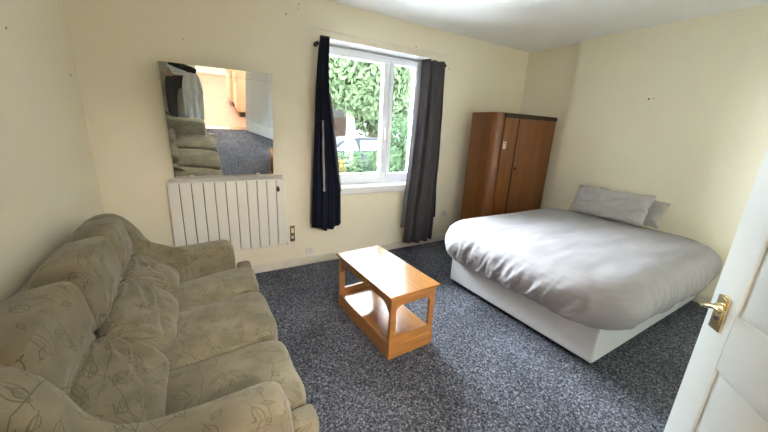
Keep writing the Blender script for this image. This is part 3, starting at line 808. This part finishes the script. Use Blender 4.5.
def handle(side):
    s = 1 if side == 0 else -1; y0 = 0 if side == 0 else -.04
    def P(x, y, z): return D4 @ V((x, y0+s*y, z))
    bm = bmesh.new()
    prof = [(h-.023, .885), (h+.023, .885), (h+.023, 1.000), (h+.012, 1.004), (h, 1.008), (h-.012, 1.004), (h-.023, 1.000)]
    prism(bm, prof, lambda a, b: P(a, 0, b), lambda a, b: P(a, .006, b))
    prof2 = [(h+(a-h)*.72, .945+(b-.945)*.88) for a, b in prof]
    prism(bm, prof2, lambda a, b: P(a, .006, b), lambda a, b: P(a, .009, b))
    hd = obj('door_handle', bm, M['brass'], t, bevel=.0015, seg=2, angle=40); hd['label'] = 'polished brass handle'
    bm = tube(bmesh.new(), [P(h, .006, .965), P(h, .016, .965), P(h, .022, .965)], [.014, .012, .009], 20)
    tube(bm, [P(h, .016, .965), P(h, .043, .965), P(h-.003, .053, .966), P(h-.014, .058, .969), P(h-.030, .058, .977), P(h-.048, .057, .984), P(h-.064, .056, .984), P(h-.078, .055, .982), P(h-.083, .055, .982)], [.008, .0085, .0095, .0095, .0085, .0075, .0085, .0085, .005], 16)
    obj('lever', bm, M['brass'], hd)
    bm = tube(bmesh.new(), [P(h, .009, .925), P(h, .0115, .925)], .007, 16); obj('keyhole', bm, M['dark'], hd)
handle(0); handle(1)
obj('latch_plate', B(DL-.0005, DL+.0012, -.031, -.009, .93, 1.0, M4=D4), M['brass'], t)
for z in (.25, 1.75):
    obj('hinge', tube(bmesh.new(), [D4 @ V((-.004, .004, z)), D4 @ V((-.004, .004, z+.09))], .006, 12), M['brass'], t)

# ------------------------------------------------------------------ hallway behind the doorway (seen in the mirror)
struct('floor_hall', B(.2, 2.6, -7.0, YB-WT, -.1, .0), M['red'], smooth=False)
struct('ceiling_hall', B(.2, 2.6, -7.0, YB-WT, H, H+.1), M['ceil'], smooth=False)
struct('wall_hall_left', B(.1, .2, -7.0, YB-WT, 0, H), M['hall'], smooth=False)
struct('wall_hall_right', B(2.6, 2.7, -7.0, YB-WT, 0, H), M['hall'], smooth=False)
struct('wall_hall_end', B(.1, 2.7, -7.1, -7.0, 0, H), M['hall'], smooth=False)
for i, (x0, x1, y0, y1, lab) in enumerate([(1.46, 2.06, -4.62, -4.08, 'nearer'), (1.40, 2.06, -5.30, -4.66, 'farther')]):
    t = thing('kitchen_cabinet', 'pale wooden cabinet in the hallway, the %s of the pair reflected in the mirror' % lab, 'cabinet', ((x0+x1)/2, (y0+y1)/2, 0), 'cabinets in the hallway')
    obj('body', B(x0+.02, x1, y0, y1, .10, .86), M['unit'], t, bevel=.003)
    obj('kickboard', B(x0+.06, x1, y0+.01, y1-.01, 0, .10), M['warddark'], t)
    dd = obj('door', B(x0, x0+.018, y0+.005, y1-.005, .12, .85), M['unit'], t, bevel=.003)
    obj('handle', B(x0-.02, x0, y1-.07, y1-.06, .65, .78), M['chrome'], dd, bevel=.002)
tag(obj('worktop', B(1.38, 2.08, -5.32, -4.06, .862, .90), M['unit'], None, bevel=.004), 'pale worktop running over both hallway cabinets', 'worktop')
t = thing('ceiling_lamp', 'round lit lamp on the hallway ceiling beyond the doorway', 'lamp', (1.1, -4.7, H-.12))
obj('shade', superblock(bmesh.new(), (1.1, -4.7, H-.09), (.17, .17, .065), 1, 14), M['lamp'], t)
obj('base', tube(bmesh.new(), [(1.1, -4.7, H-.04), (1.1, -4.7, H)], .08, 24), M['white'], t)

# ------------------------------------------------------------------ photographer (seen only in the mirror)
PX, PY = .56, -3.275
def skin(name, nodes, edges, mat, parent, sub=2, root=0):
    me = bpy.data.meshes.new(name); base = parent.location
    me.from_pydata([tuple(V(n[0])-base) for n in nodes], edges, []); me.materials.append(mat)
    o = bpy.data.objects.new(name, me); C.objects.link(o); o.parent = parent
    md = o.modifiers.new('Skin', 'SKIN'); md.use_smooth_shade = True
    layer = me.skin_vertices[0].data if me.skin_vertices else None
    if layer is None:
        bm = bmesh.new(); bm.from_mesh(me); bm.verts.layers.skin.verify(); bm.to_mesh(me); bm.free(); layer = me.skin_vertices[0].data
    for i, n in enumerate(nodes):
        r = n[1]; layer[i].radius = r if isinstance(r, tuple) else (r, r); layer[i].use_root = (i == root)
    s = o.modifiers.new('Subsurf', 'SUBSURF'); s.levels = sub; s.render_levels = sub
    return o
pt = thing('person', 'person in pale top and dark trousers holding up a phone, seen in the mirror', 'person', (PX, PY, 0))
lf, rf = PX-.13, PX+.12
# body: pelvis, spine, neck, head, legs, arms (the arms reach the phone in front of the chest)
hL, hR = V((.545, -3.165, 1.43)), V((.70, -3.165, 1.43))
nodes = [((PX, PY, .93), (.13, .09)), ((PX, PY, 1.08), (.115, .085)), ((PX, PY-.005, 1.26), (.13, .09)), ((PX, PY-.01, 1.40), (.10, .07)), ((PX, PY-.005, 1.47), .048), ((PX, PY+.0, 1.535), .046),
         ((lf+.02, PY, .86), .082), ((lf, PY+.012, .50), .056), ((lf-.005, PY-.012, .12), .036), ((lf-.01, PY+.0, .055), .034), ((lf-.01, PY+.11, .035), .026),
         ((rf-.02, PY, .86), .082), ((rf, PY+.012, .50), .056), ((rf+.005, PY-.012, .12), .036), ((rf+.01, PY, .055), .034), ((rf+.01, PY+.11, .035), .026),
         ((PX-.16, PY-.01, 1.40), .052), ((PX-.215, PY-.005, 1.18), .042), ((PX-.10, PY+.055, 1.30), .033), (tuple(hL+V((-.012, -.03, -.055))), .023),
         ((PX+.16, PY-.01, 1.40), .052), ((PX+.225, PY-.005, 1.18), .042), ((PX+.21, PY+.05, 1.31), .033), (tuple(hR+V((.012, -.03, -.055))), .023)]
edg = [(0, 1), (1, 2), (2, 3), (3, 4), (4, 5), (0, 6), (6, 7), (7, 8), (8, 9), (9, 10), (0, 11), (11, 12), (12, 13), (13, 14), (14, 15), (3, 16), (16, 17), (17, 18), (18, 19), (3, 20), (20, 21), (21, 22), (22, 23)]
skin('body', nodes, edg, M['skin'], pt)
def headd(p, d):
    z = p.z; y = p.y; x = p.x
    jaw = ssm(.1, -1, d.z); x *= 1-.30*jaw; y *= 1-.12*jaw
    if y > 0:
        y += .022*math.exp(-((x/.011)**2)-((z+.006)/.022)**2)             # nose
        y -= .010*(math.exp(-(((x-.032)/.014)**2)-((z-.018)/.012)**2)+math.exp(-(((x+.032)/.014)**2)-((z-.018)/.012)**2))   # eye sockets
        y += .005*math.exp(-((x/.022)**2)-((z+.045)/.006)**2)            # lips
    return V((x, y, z))
hc = V((PX, PY+.012, 1.625))
hd = obj('head', superblock(bmesh.new(), hc, (.074, .092, .115), .95, 40, rot=Matrix.Rotation(math.radians(-14), 3, 'X'), disp=headd), M['skin'], pt, angle=180)
for s in (-1, 1):
    obj('eye', superblock(bmesh.new(), hc+V((s*.031, .081, .000)), (.011, .008, .008), 1, 10), M['plastic'], hd)
    obj('ear', superblock(bmesh.new(), hc+V((s*.075, -.005, -.005)), (.008, .018, .030), .9, 10), M['skin'], hd)
def haird(p, d):
    k = 1.0 + .04*noise.noise(p*40)
    if p.y > .03 and p.z < .045: k *= .80
    return p*k
obj('hair', superblock(bmesh.new(), hc+V((0, -.014, .022)), (.083, .096, .108), .95, 30, disp=haird), M['hair'], hd, angle=180)
def hand(hc_, s):
    """palm and five fingers closed round one edge of the phone"""
    nodes = [(tuple(hc_+V((s*.012, -.03, -.055))), .021), (tuple(hc_+V((s*.014, -.024, -.02))), (.012, .024)), (tuple(hc_+V((s*.014, -.022, .015))), (.012, .026))]
    e = [(0, 1), (1, 2)]
    me = [skin('palm', nodes, e, M['skin'], pt, 2)]
    for i, (dz, ln) in enumerate(((.040, .9), (.018, 1.0), (-.004, .95), (-.024, .78))):
        a = hc_+V((s*.016, -.020, dz)); b = a+V((s*.004, .022*ln, .002)); c = b+V((-s*.014, .014*ln, .001)); d = c+V((-s*.016, .002, 0))
        skin('finger', [(tuple(a), .0088), (tuple(b), .0082), (tuple(c), .0076), (tuple(d), .0064)], [(0, 1), (1, 2), (2, 3)], M['skin'], me[0], 1) if False else skin('finger', [(tuple(a), .0088), (tuple(b), .0082), (tuple(c), .0076), (tuple(d), .0064)], [(0, 1), (1, 2), (2, 3)], M['skin'], pt, 1)
    a = hc_+V((s*.008, -.034, -.025))
    skin('thumb', [(tuple(a), .011), (tuple(a+V((-s*.010, -.006, .022))), .0095), (tuple(a+V((-s*.026, -.002, .040))), .0075)], [(0, 1), (1, 2)], M['skin'], pt, 1)
hand(hL, -1); hand(hR, 1)
# clothes
skin('trousers', [((PX, PY, .97), (.145, .102)), ((PX, PY, .88), (.145, .102)), ((lf+.02, PY, .80), .094), ((lf, PY+.010, .50), .074), ((lf-.005, PY-.005, .10), .058),
                  ((rf-.02, PY, .80), .094), ((rf, PY+.010, .50), .074), ((rf+.005, PY-.005, .10), .058)], [(0, 1), (1, 2), (2, 3), (3, 4), (1, 5), (5, 6), (6, 7)], M['trousers'], pt, root=1)
skin('top', [((PX, PY, .92), (.160, .108)), ((PX, PY, 1.08), (.150, .105)), ((PX, PY-.005, 1.26), (.150, .108)), ((PX, PY-.008, 1.40), (.115, .082)), ((PX, PY-.005, 1.455), .06),
             ((PX-.165, PY-.01, 1.405), .066), ((PX-.222, PY-.005, 1.18), .055), ((PX-.105, PY+.050, 1.295), .042), ((PX+.165, PY-.01, 1.405), .066), ((PX+.228, PY-.005, 1.18), .055), ((PX+.208, PY+.045, 1.30), .042)],
     [(0, 1), (1, 2), (2, 3), (3, 4), (3, 5), (5, 6), (6, 7), (3, 8), (8, 9), (9, 10)], M['hood'], pt, root=1)
for x in (lf-.01, rf+.01):
    obj('shoe', superblock(bmesh.new(), (x, PY+.055, .046), (.050, .140, .046), .7, 16, disp=lambda p, d: V((p.x*(1-.15*ssm(.3, -1, d.y)), p.y, p.z*(1-.35*ssm(-.2, 1, d.y))))), M['shoe'], pt)
# phone in the hands
t = thing('phone', 'black phone held up in both hands by the person, facing the room', 'phone', (.62, -3.155, 1.42))
obj('case', B(.545, .700, -3.166, -3.157, 1.392, 1.468), M['black'], t, bevel=.004)
obj('screen', B(.550, .695, -3.1668, -3.1662, 1.396, 1.464), M['carglass'], t)
# pale jacket carried over the arm
def jk(p, d):
    f = .022*math.sin(p.x*70+3*noise.noise(p*5))*(1-.4*d.z)
    return V((p.x*(1+.15*noise.noise(V((0, 1, p.z*4)))), p.y+f*.8+.02*noise.noise(p*14), p.z))
o = obj('jacket', cubeblock((.725, -3.125, .58), (.135, .035, .42), 4, 26, disp=jk), M['jacket'], None, angle=120)
tag(o, 'pale grey folded jacket hanging in front of the person in the mirror', 'jacket')
o = obj('shoulder_bag', cubeblock((.62, -3.115, 1.075), (.18, .022, .045), 4, 16, rot=Matrix.Rotation(math.radians(16), 3, 'Y'), disp=lambda p, d: V((p.x, p.y, p.z+.01*noise.noise(p*20)))), M['sleeve'], None, angle=120)
tag(o, 'dark slim bag slung across the front of the person in the mirror', 'bag')
# small black rack with white boards in the back left corner
t = thing('storage_rack', 'black upright rack with white boards at the left edge of the mirror reflection', 'rack', (.15, -3.28, 0))
for x in (.07, .25):
    for y in (-3.36, -3.20): obj('post', B(x-.008, x+.008, y-.008, y+.008, 0, 1.35), M['black'], t)
for z in (.12, .50, .88, 1.26): obj('shelf', B(.06, .26, -3.37, -3.19, z, z+.02), M['black'], t, bevel=.002)
for z in (.14, .52, .90): obj('white_board', B(.085, .235, -3.34, -3.22, z, z+.33), M['white'], t, bevel=.01)

# ------------------------------------------------------------------ outside
struct('ground', B(-25, 40, .3, 7.2, -.6, -.35), M['bounce_ground'], smooth=False)  # unseen pale ground by the house, added to bounce daylight onto the ceiling
struct('lawn', B(-25, 40, 7.2, 55, -.6, -.35), M['grass'], smooth=False)
struct('road', B(-25, 40, 7.2, 12.0, -.35, -.335), M['road'], smooth=False)
def bush(name, label, cat, c, r, nleaf, ls, mat, trunk=None, group=None, seed=0):
    rnd = random.Random(seed)
    base = V((c[0], c[1], -.35)); t = thing(name, label, cat, base, group)
    bm = bmesh.new(); blobs = [V((rnd.uniform(-.6, .6)*r[0], rnd.uniform(-.6, .6)*r[1], rnd.uniform(-.6, .6)*r[2])) for _ in range(9)]
    for _ in range(nleaf):
        b = rnd.choice(blobs); d = V((rnd.gauss(0, 1), rnd.gauss(0, 1), rnd.gauss(0, 1))).normalized()
        p = V(c)+b+V((d.x*r[0]*.5, d.y*r[1]*.5, d.z*r[2]*.5))*rnd.uniform(.6, 1.05)
        if p.z < -.34: continue
        n = (d+V((rnd.uniform(-.7, .7), rnd.uniform(-.7, .7), rnd.uniform(-.2, .9)))).normalized(); a = n.orthogonal().normalized(); q = n.cross(a); an = rnd.uniform(0, 6.28)
        a, q = a*math.cos(an)+q*math.sin(an), q*math.cos(an)-a*math.sin(an); s = ls*rnd.uniform(.6, 1.3)
        vs = [bm.verts.new(p+a*s), bm.verts.new(p+q*s*.45+n*s*.1), bm.verts.new(p-a*s), bm.verts.new(p-q*s*.45+n*s*.1)]; bm.faces.new(vs)
    obj('foliage', bm, mat, t, smooth=False)
    if trunk:
        bm = tube(bmesh.new(), [(c[0], c[1], -.35), (c[0]+.05, c[1], c[2]*.5), (c[0], c[1], c[2])], [trunk, trunk*.8, trunk*.4], 12)
        for k in range(5):
            b = V(c)+blobs[k]; tube(bm, [(c[0], c[1], c[2]*.7), tuple(V((c[0], c[1], c[2]*.7)).lerp(b, .6)+V((0, 0, .1))), tuple(b)], [trunk*.4, trunk*.25, trunk*.1], 8)
        obj('trunk', bm, M['bark'], t)
    else:
        bm = bmesh.new()
        for k in range(6): b = V(c)+blobs[k]; tube(bm, [(c[0], c[1], -.35), tuple(b)], [.02, .008], 6)
        obj('stems', bm, M['bark'], t)
G = 'garden bushes below the window'
bush('bush', 'bright green bush low in the left window pane', 'bush', (3.9, 2.9, .42), (.80, .6, .72), 3800, .06, M['leafb'], None, G, 1)
bush('bush', 'yellow-leaved bush at the bottom left corner of the left pane', 'bush', (2.85, 2.4, .55), (.30, .35, .55), 1400, .05, M['leafy'], None, G, 2)
bush('bush', 'tall green bush filling the right window pane', 'bush', (5.25, 3.4, .70), (.75, .6, 1.15), 4500, .06, M['leafb'], None, G, 3)
bush('bush', 'small red-leaved bush low in the right window pane', 'bush', (4.35, 1.75, .72), (.16, .2, .25), 400, .04, M['leafr'], None, G, 4)
G = 'trees over the road'
bush('tree', 'large light green tree whose crown fills the top of the left pane', 'tree', (5.0, 6.4, 3.6), (2.5, 1.6, 1.7), 36000, .10, M['leafa'], .15, G, 5)
bush('tree', 'light green tree showing through the top of the right pane', 'tree', (10.2, 6.8, 3.2), (2.1, 1.6, 2.0), 26000, .10, M['leafa'], .13, G, 6)
bush('tree', 'pale green tree far beyond the road behind the parked car', 'tree', (11.5, 14.0, 3.6), (3.0, 2.2, 2.6), 5000, .2, M['leafa'], .18, G, 7)
bush('tree', 'pale green tree beside the far house, left of the others', 'tree', (4.5, 14.5, 4.2), (2.6, 2.0, 2.4), 4500, .2, M['leafa'], .18, G, 8)
# car on the road
cx, cy, cz = 6.0, 8.4, -.335
t = thing('car', 'silver-blue hatchback parked on the road outside the window', 'car', (cx, cy, cz))
side = smoothpoly([(-2.05, .30), (-2.08, .62), (-1.95, .85), (-1.2, .95), (-.55, 1.38), (.9, 1.43), (1.55, 1.25), (1.98, .92), (2.05, .55), (2.0, .28), (1.2, .24), (-1.2, .24)], 2)
bm = bmesh.new(); rings = []
for (yy, kx) in ((-.85, .0), (-.80, .03), (0, .05), (.80, .03), (.85, 0)):
    rings.append([bm.verts.new((cx+a*(1+kx*.3), cy+yy*(1-.16*ssm(.9, 1.42, b)), cz+b*(1+kx*.15))) for a, b in side])
for A, Bq in zip(rings, rings[1:]):
    for i in range(len(side)): bm.faces.new((A[i], A[(i+1) % len(side)], Bq[(i+1) % len(side)], Bq[i]))
bm.faces.new(rings[0]); bm.faces.new(rings[-1][::-1]); obj('body', bm, M['car'], t, angle=60)
for a, b in ((-.95, -.05), (.05, 1.2)):
    wprof = [(a, .96), (b, .96), (b-.12, 1.30), (max(a+.45, a), 1.30)] if a < 0 else [(a, .96), (b, .96), (b-.25, 1.30), (a, 1.30)]
    bm = prism(bmesh.new(), wprof, lambda p, q: (cx+p, cy-.86+.13*(q-.9)/.5+.0, cz+q), lambda p, q: (cx+p, cy-.82+.13*(q-.9)/.5, cz+q)); obj('side_window', bm, M['carglass'], t)
for xx in (-1.3, 1.3):
    for yy in (-.80, .80):
        wl = obj('wheel', tube(bmesh.new(), [(cx+xx, cy+yy-.10, cz+.31), (cx+xx, cy+yy+.10, cz+.31)], .31, 28), M['tyre'], t)
        s = -1 if yy < 0 else 1
        obj('hubcap', tube(bmesh.new(), [(cx+xx, cy+yy+s*.10, cz+.31), (cx+xx, cy+yy+s*.115, cz+.31)], .19, 20), M['chrome'], wl)
# house across the road
t = thing('house', 'pale house with a low wall and a slate roof across the road', 'house', (9, 19, -.35))
obj('wall', B(2.5, 16, 17.5, 24, -.35, 5.0), M['render_'], t, smooth=False)
obj('brick_band', B(2.5, 16, 17.44, 17.5, -.35, 2.0), M['brick'], t, smooth=False)
obj('roof', prism(bmesh.new(), [(17.0, 4.9), (24.5, 4.9), (20.7, 7.6)], lambda a, b: (2, a, b), lambda a, b: (16.5, a, b)), M['roof'], t, smooth=False)
for x in (4, 7.4, 10.8, 14):
    for z in (.7, 3.2):
        f = obj('window', B(x-.7, x+.7, 17.38, 17.44, z, z+1.2), M['upvc'], t); obj('pane', B(x-.6, x+.6, 17.36, 17.38, z+.1, z+1.1), M['carglass'], f)
tag(obj('garden_wall', B(0, 20, 12.6, 12.8, -.35, .45), M['brick'], None, smooth=False), 'low pinkish brick garden wall along the far side of the road', 'wall')

# ------------------------------------------------------------------ light
wd = bpy.data.worlds.new('World'); S.world = wd; wd.use_nodes = True; nt = wd.node_tree
bg = nt.nodes['Background']; bg.inputs[0].default_value = (.85, .92, 1.0, 1); bg.inputs[1].default_value = 14.0
ld = bpy.data.lights.new('window_portal', 'AREA'); ld.shape = 'RECTANGLE'; ld.size = OX1-OX0; ld.size_y = OZ1-OZ0
ld.cycles.is_portal = True
lo = bpy.data.objects.new('window_portal', ld); C.objects.link(lo); lo.location = ((OX0+OX1)/2, .27, (OZ0+OZ1)/2); lo.rotation_euler = (-math.pi/2, 0, 0)
# hallway light
ld = bpy.data.lights.new('hall_light', 'POINT'); ld.energy = 20; ld.color = (1, .93, .86); ld.shadow_soft_size = .15
lo = bpy.data.objects.new('hall_light', ld); C.objects.link(lo); lo.location = (1.1, -4.7, H-.30)

# ------------------------------------------------------------------ camera
cd = bpy.data.cameras.new('camera'); cam = bpy.data.objects.new('camera', cd); C.objects.link(cam); S.camera = cam
cd.sensor_width = 36; cd.sensor_fit = 'HORIZONTAL'; cd.lens = 316.4504/768*36; cd.clip_start = .01
yaw, pit, rol = -0.5511, -0.271, 0.0502
fwv = V((-math.sin(yaw)*math.cos(pit), math.cos(yaw)*math.cos(pit), math.sin(pit))); r = V((math.cos(yaw), math.sin(yaw), 0)); u = r.cross(fwv)
r2 = r*math.cos(rol)+u*math.sin(rol); u2 = -r*math.sin(rol)+u*math.cos(rol)
mm = Matrix((r2, u2, -fwv)).transposed().to_4x4(); mm.translation = V((.6199, -3.1159, 1.4592)); cam.matrix_world = mm

S.view_settings.view_transform = 'Standard'; S.view_settings.look = 'None'; S.view_settings.gamma = 1; S.view_settings.use_curve_mapping = False
S.view_settings.exposure = 3.52
S.cycles.max_bounces = 12; S.cycles.diffuse_bounces = 8; S.cycles.transparent_max_bounces = 12; S.cycles.use_denoising = True
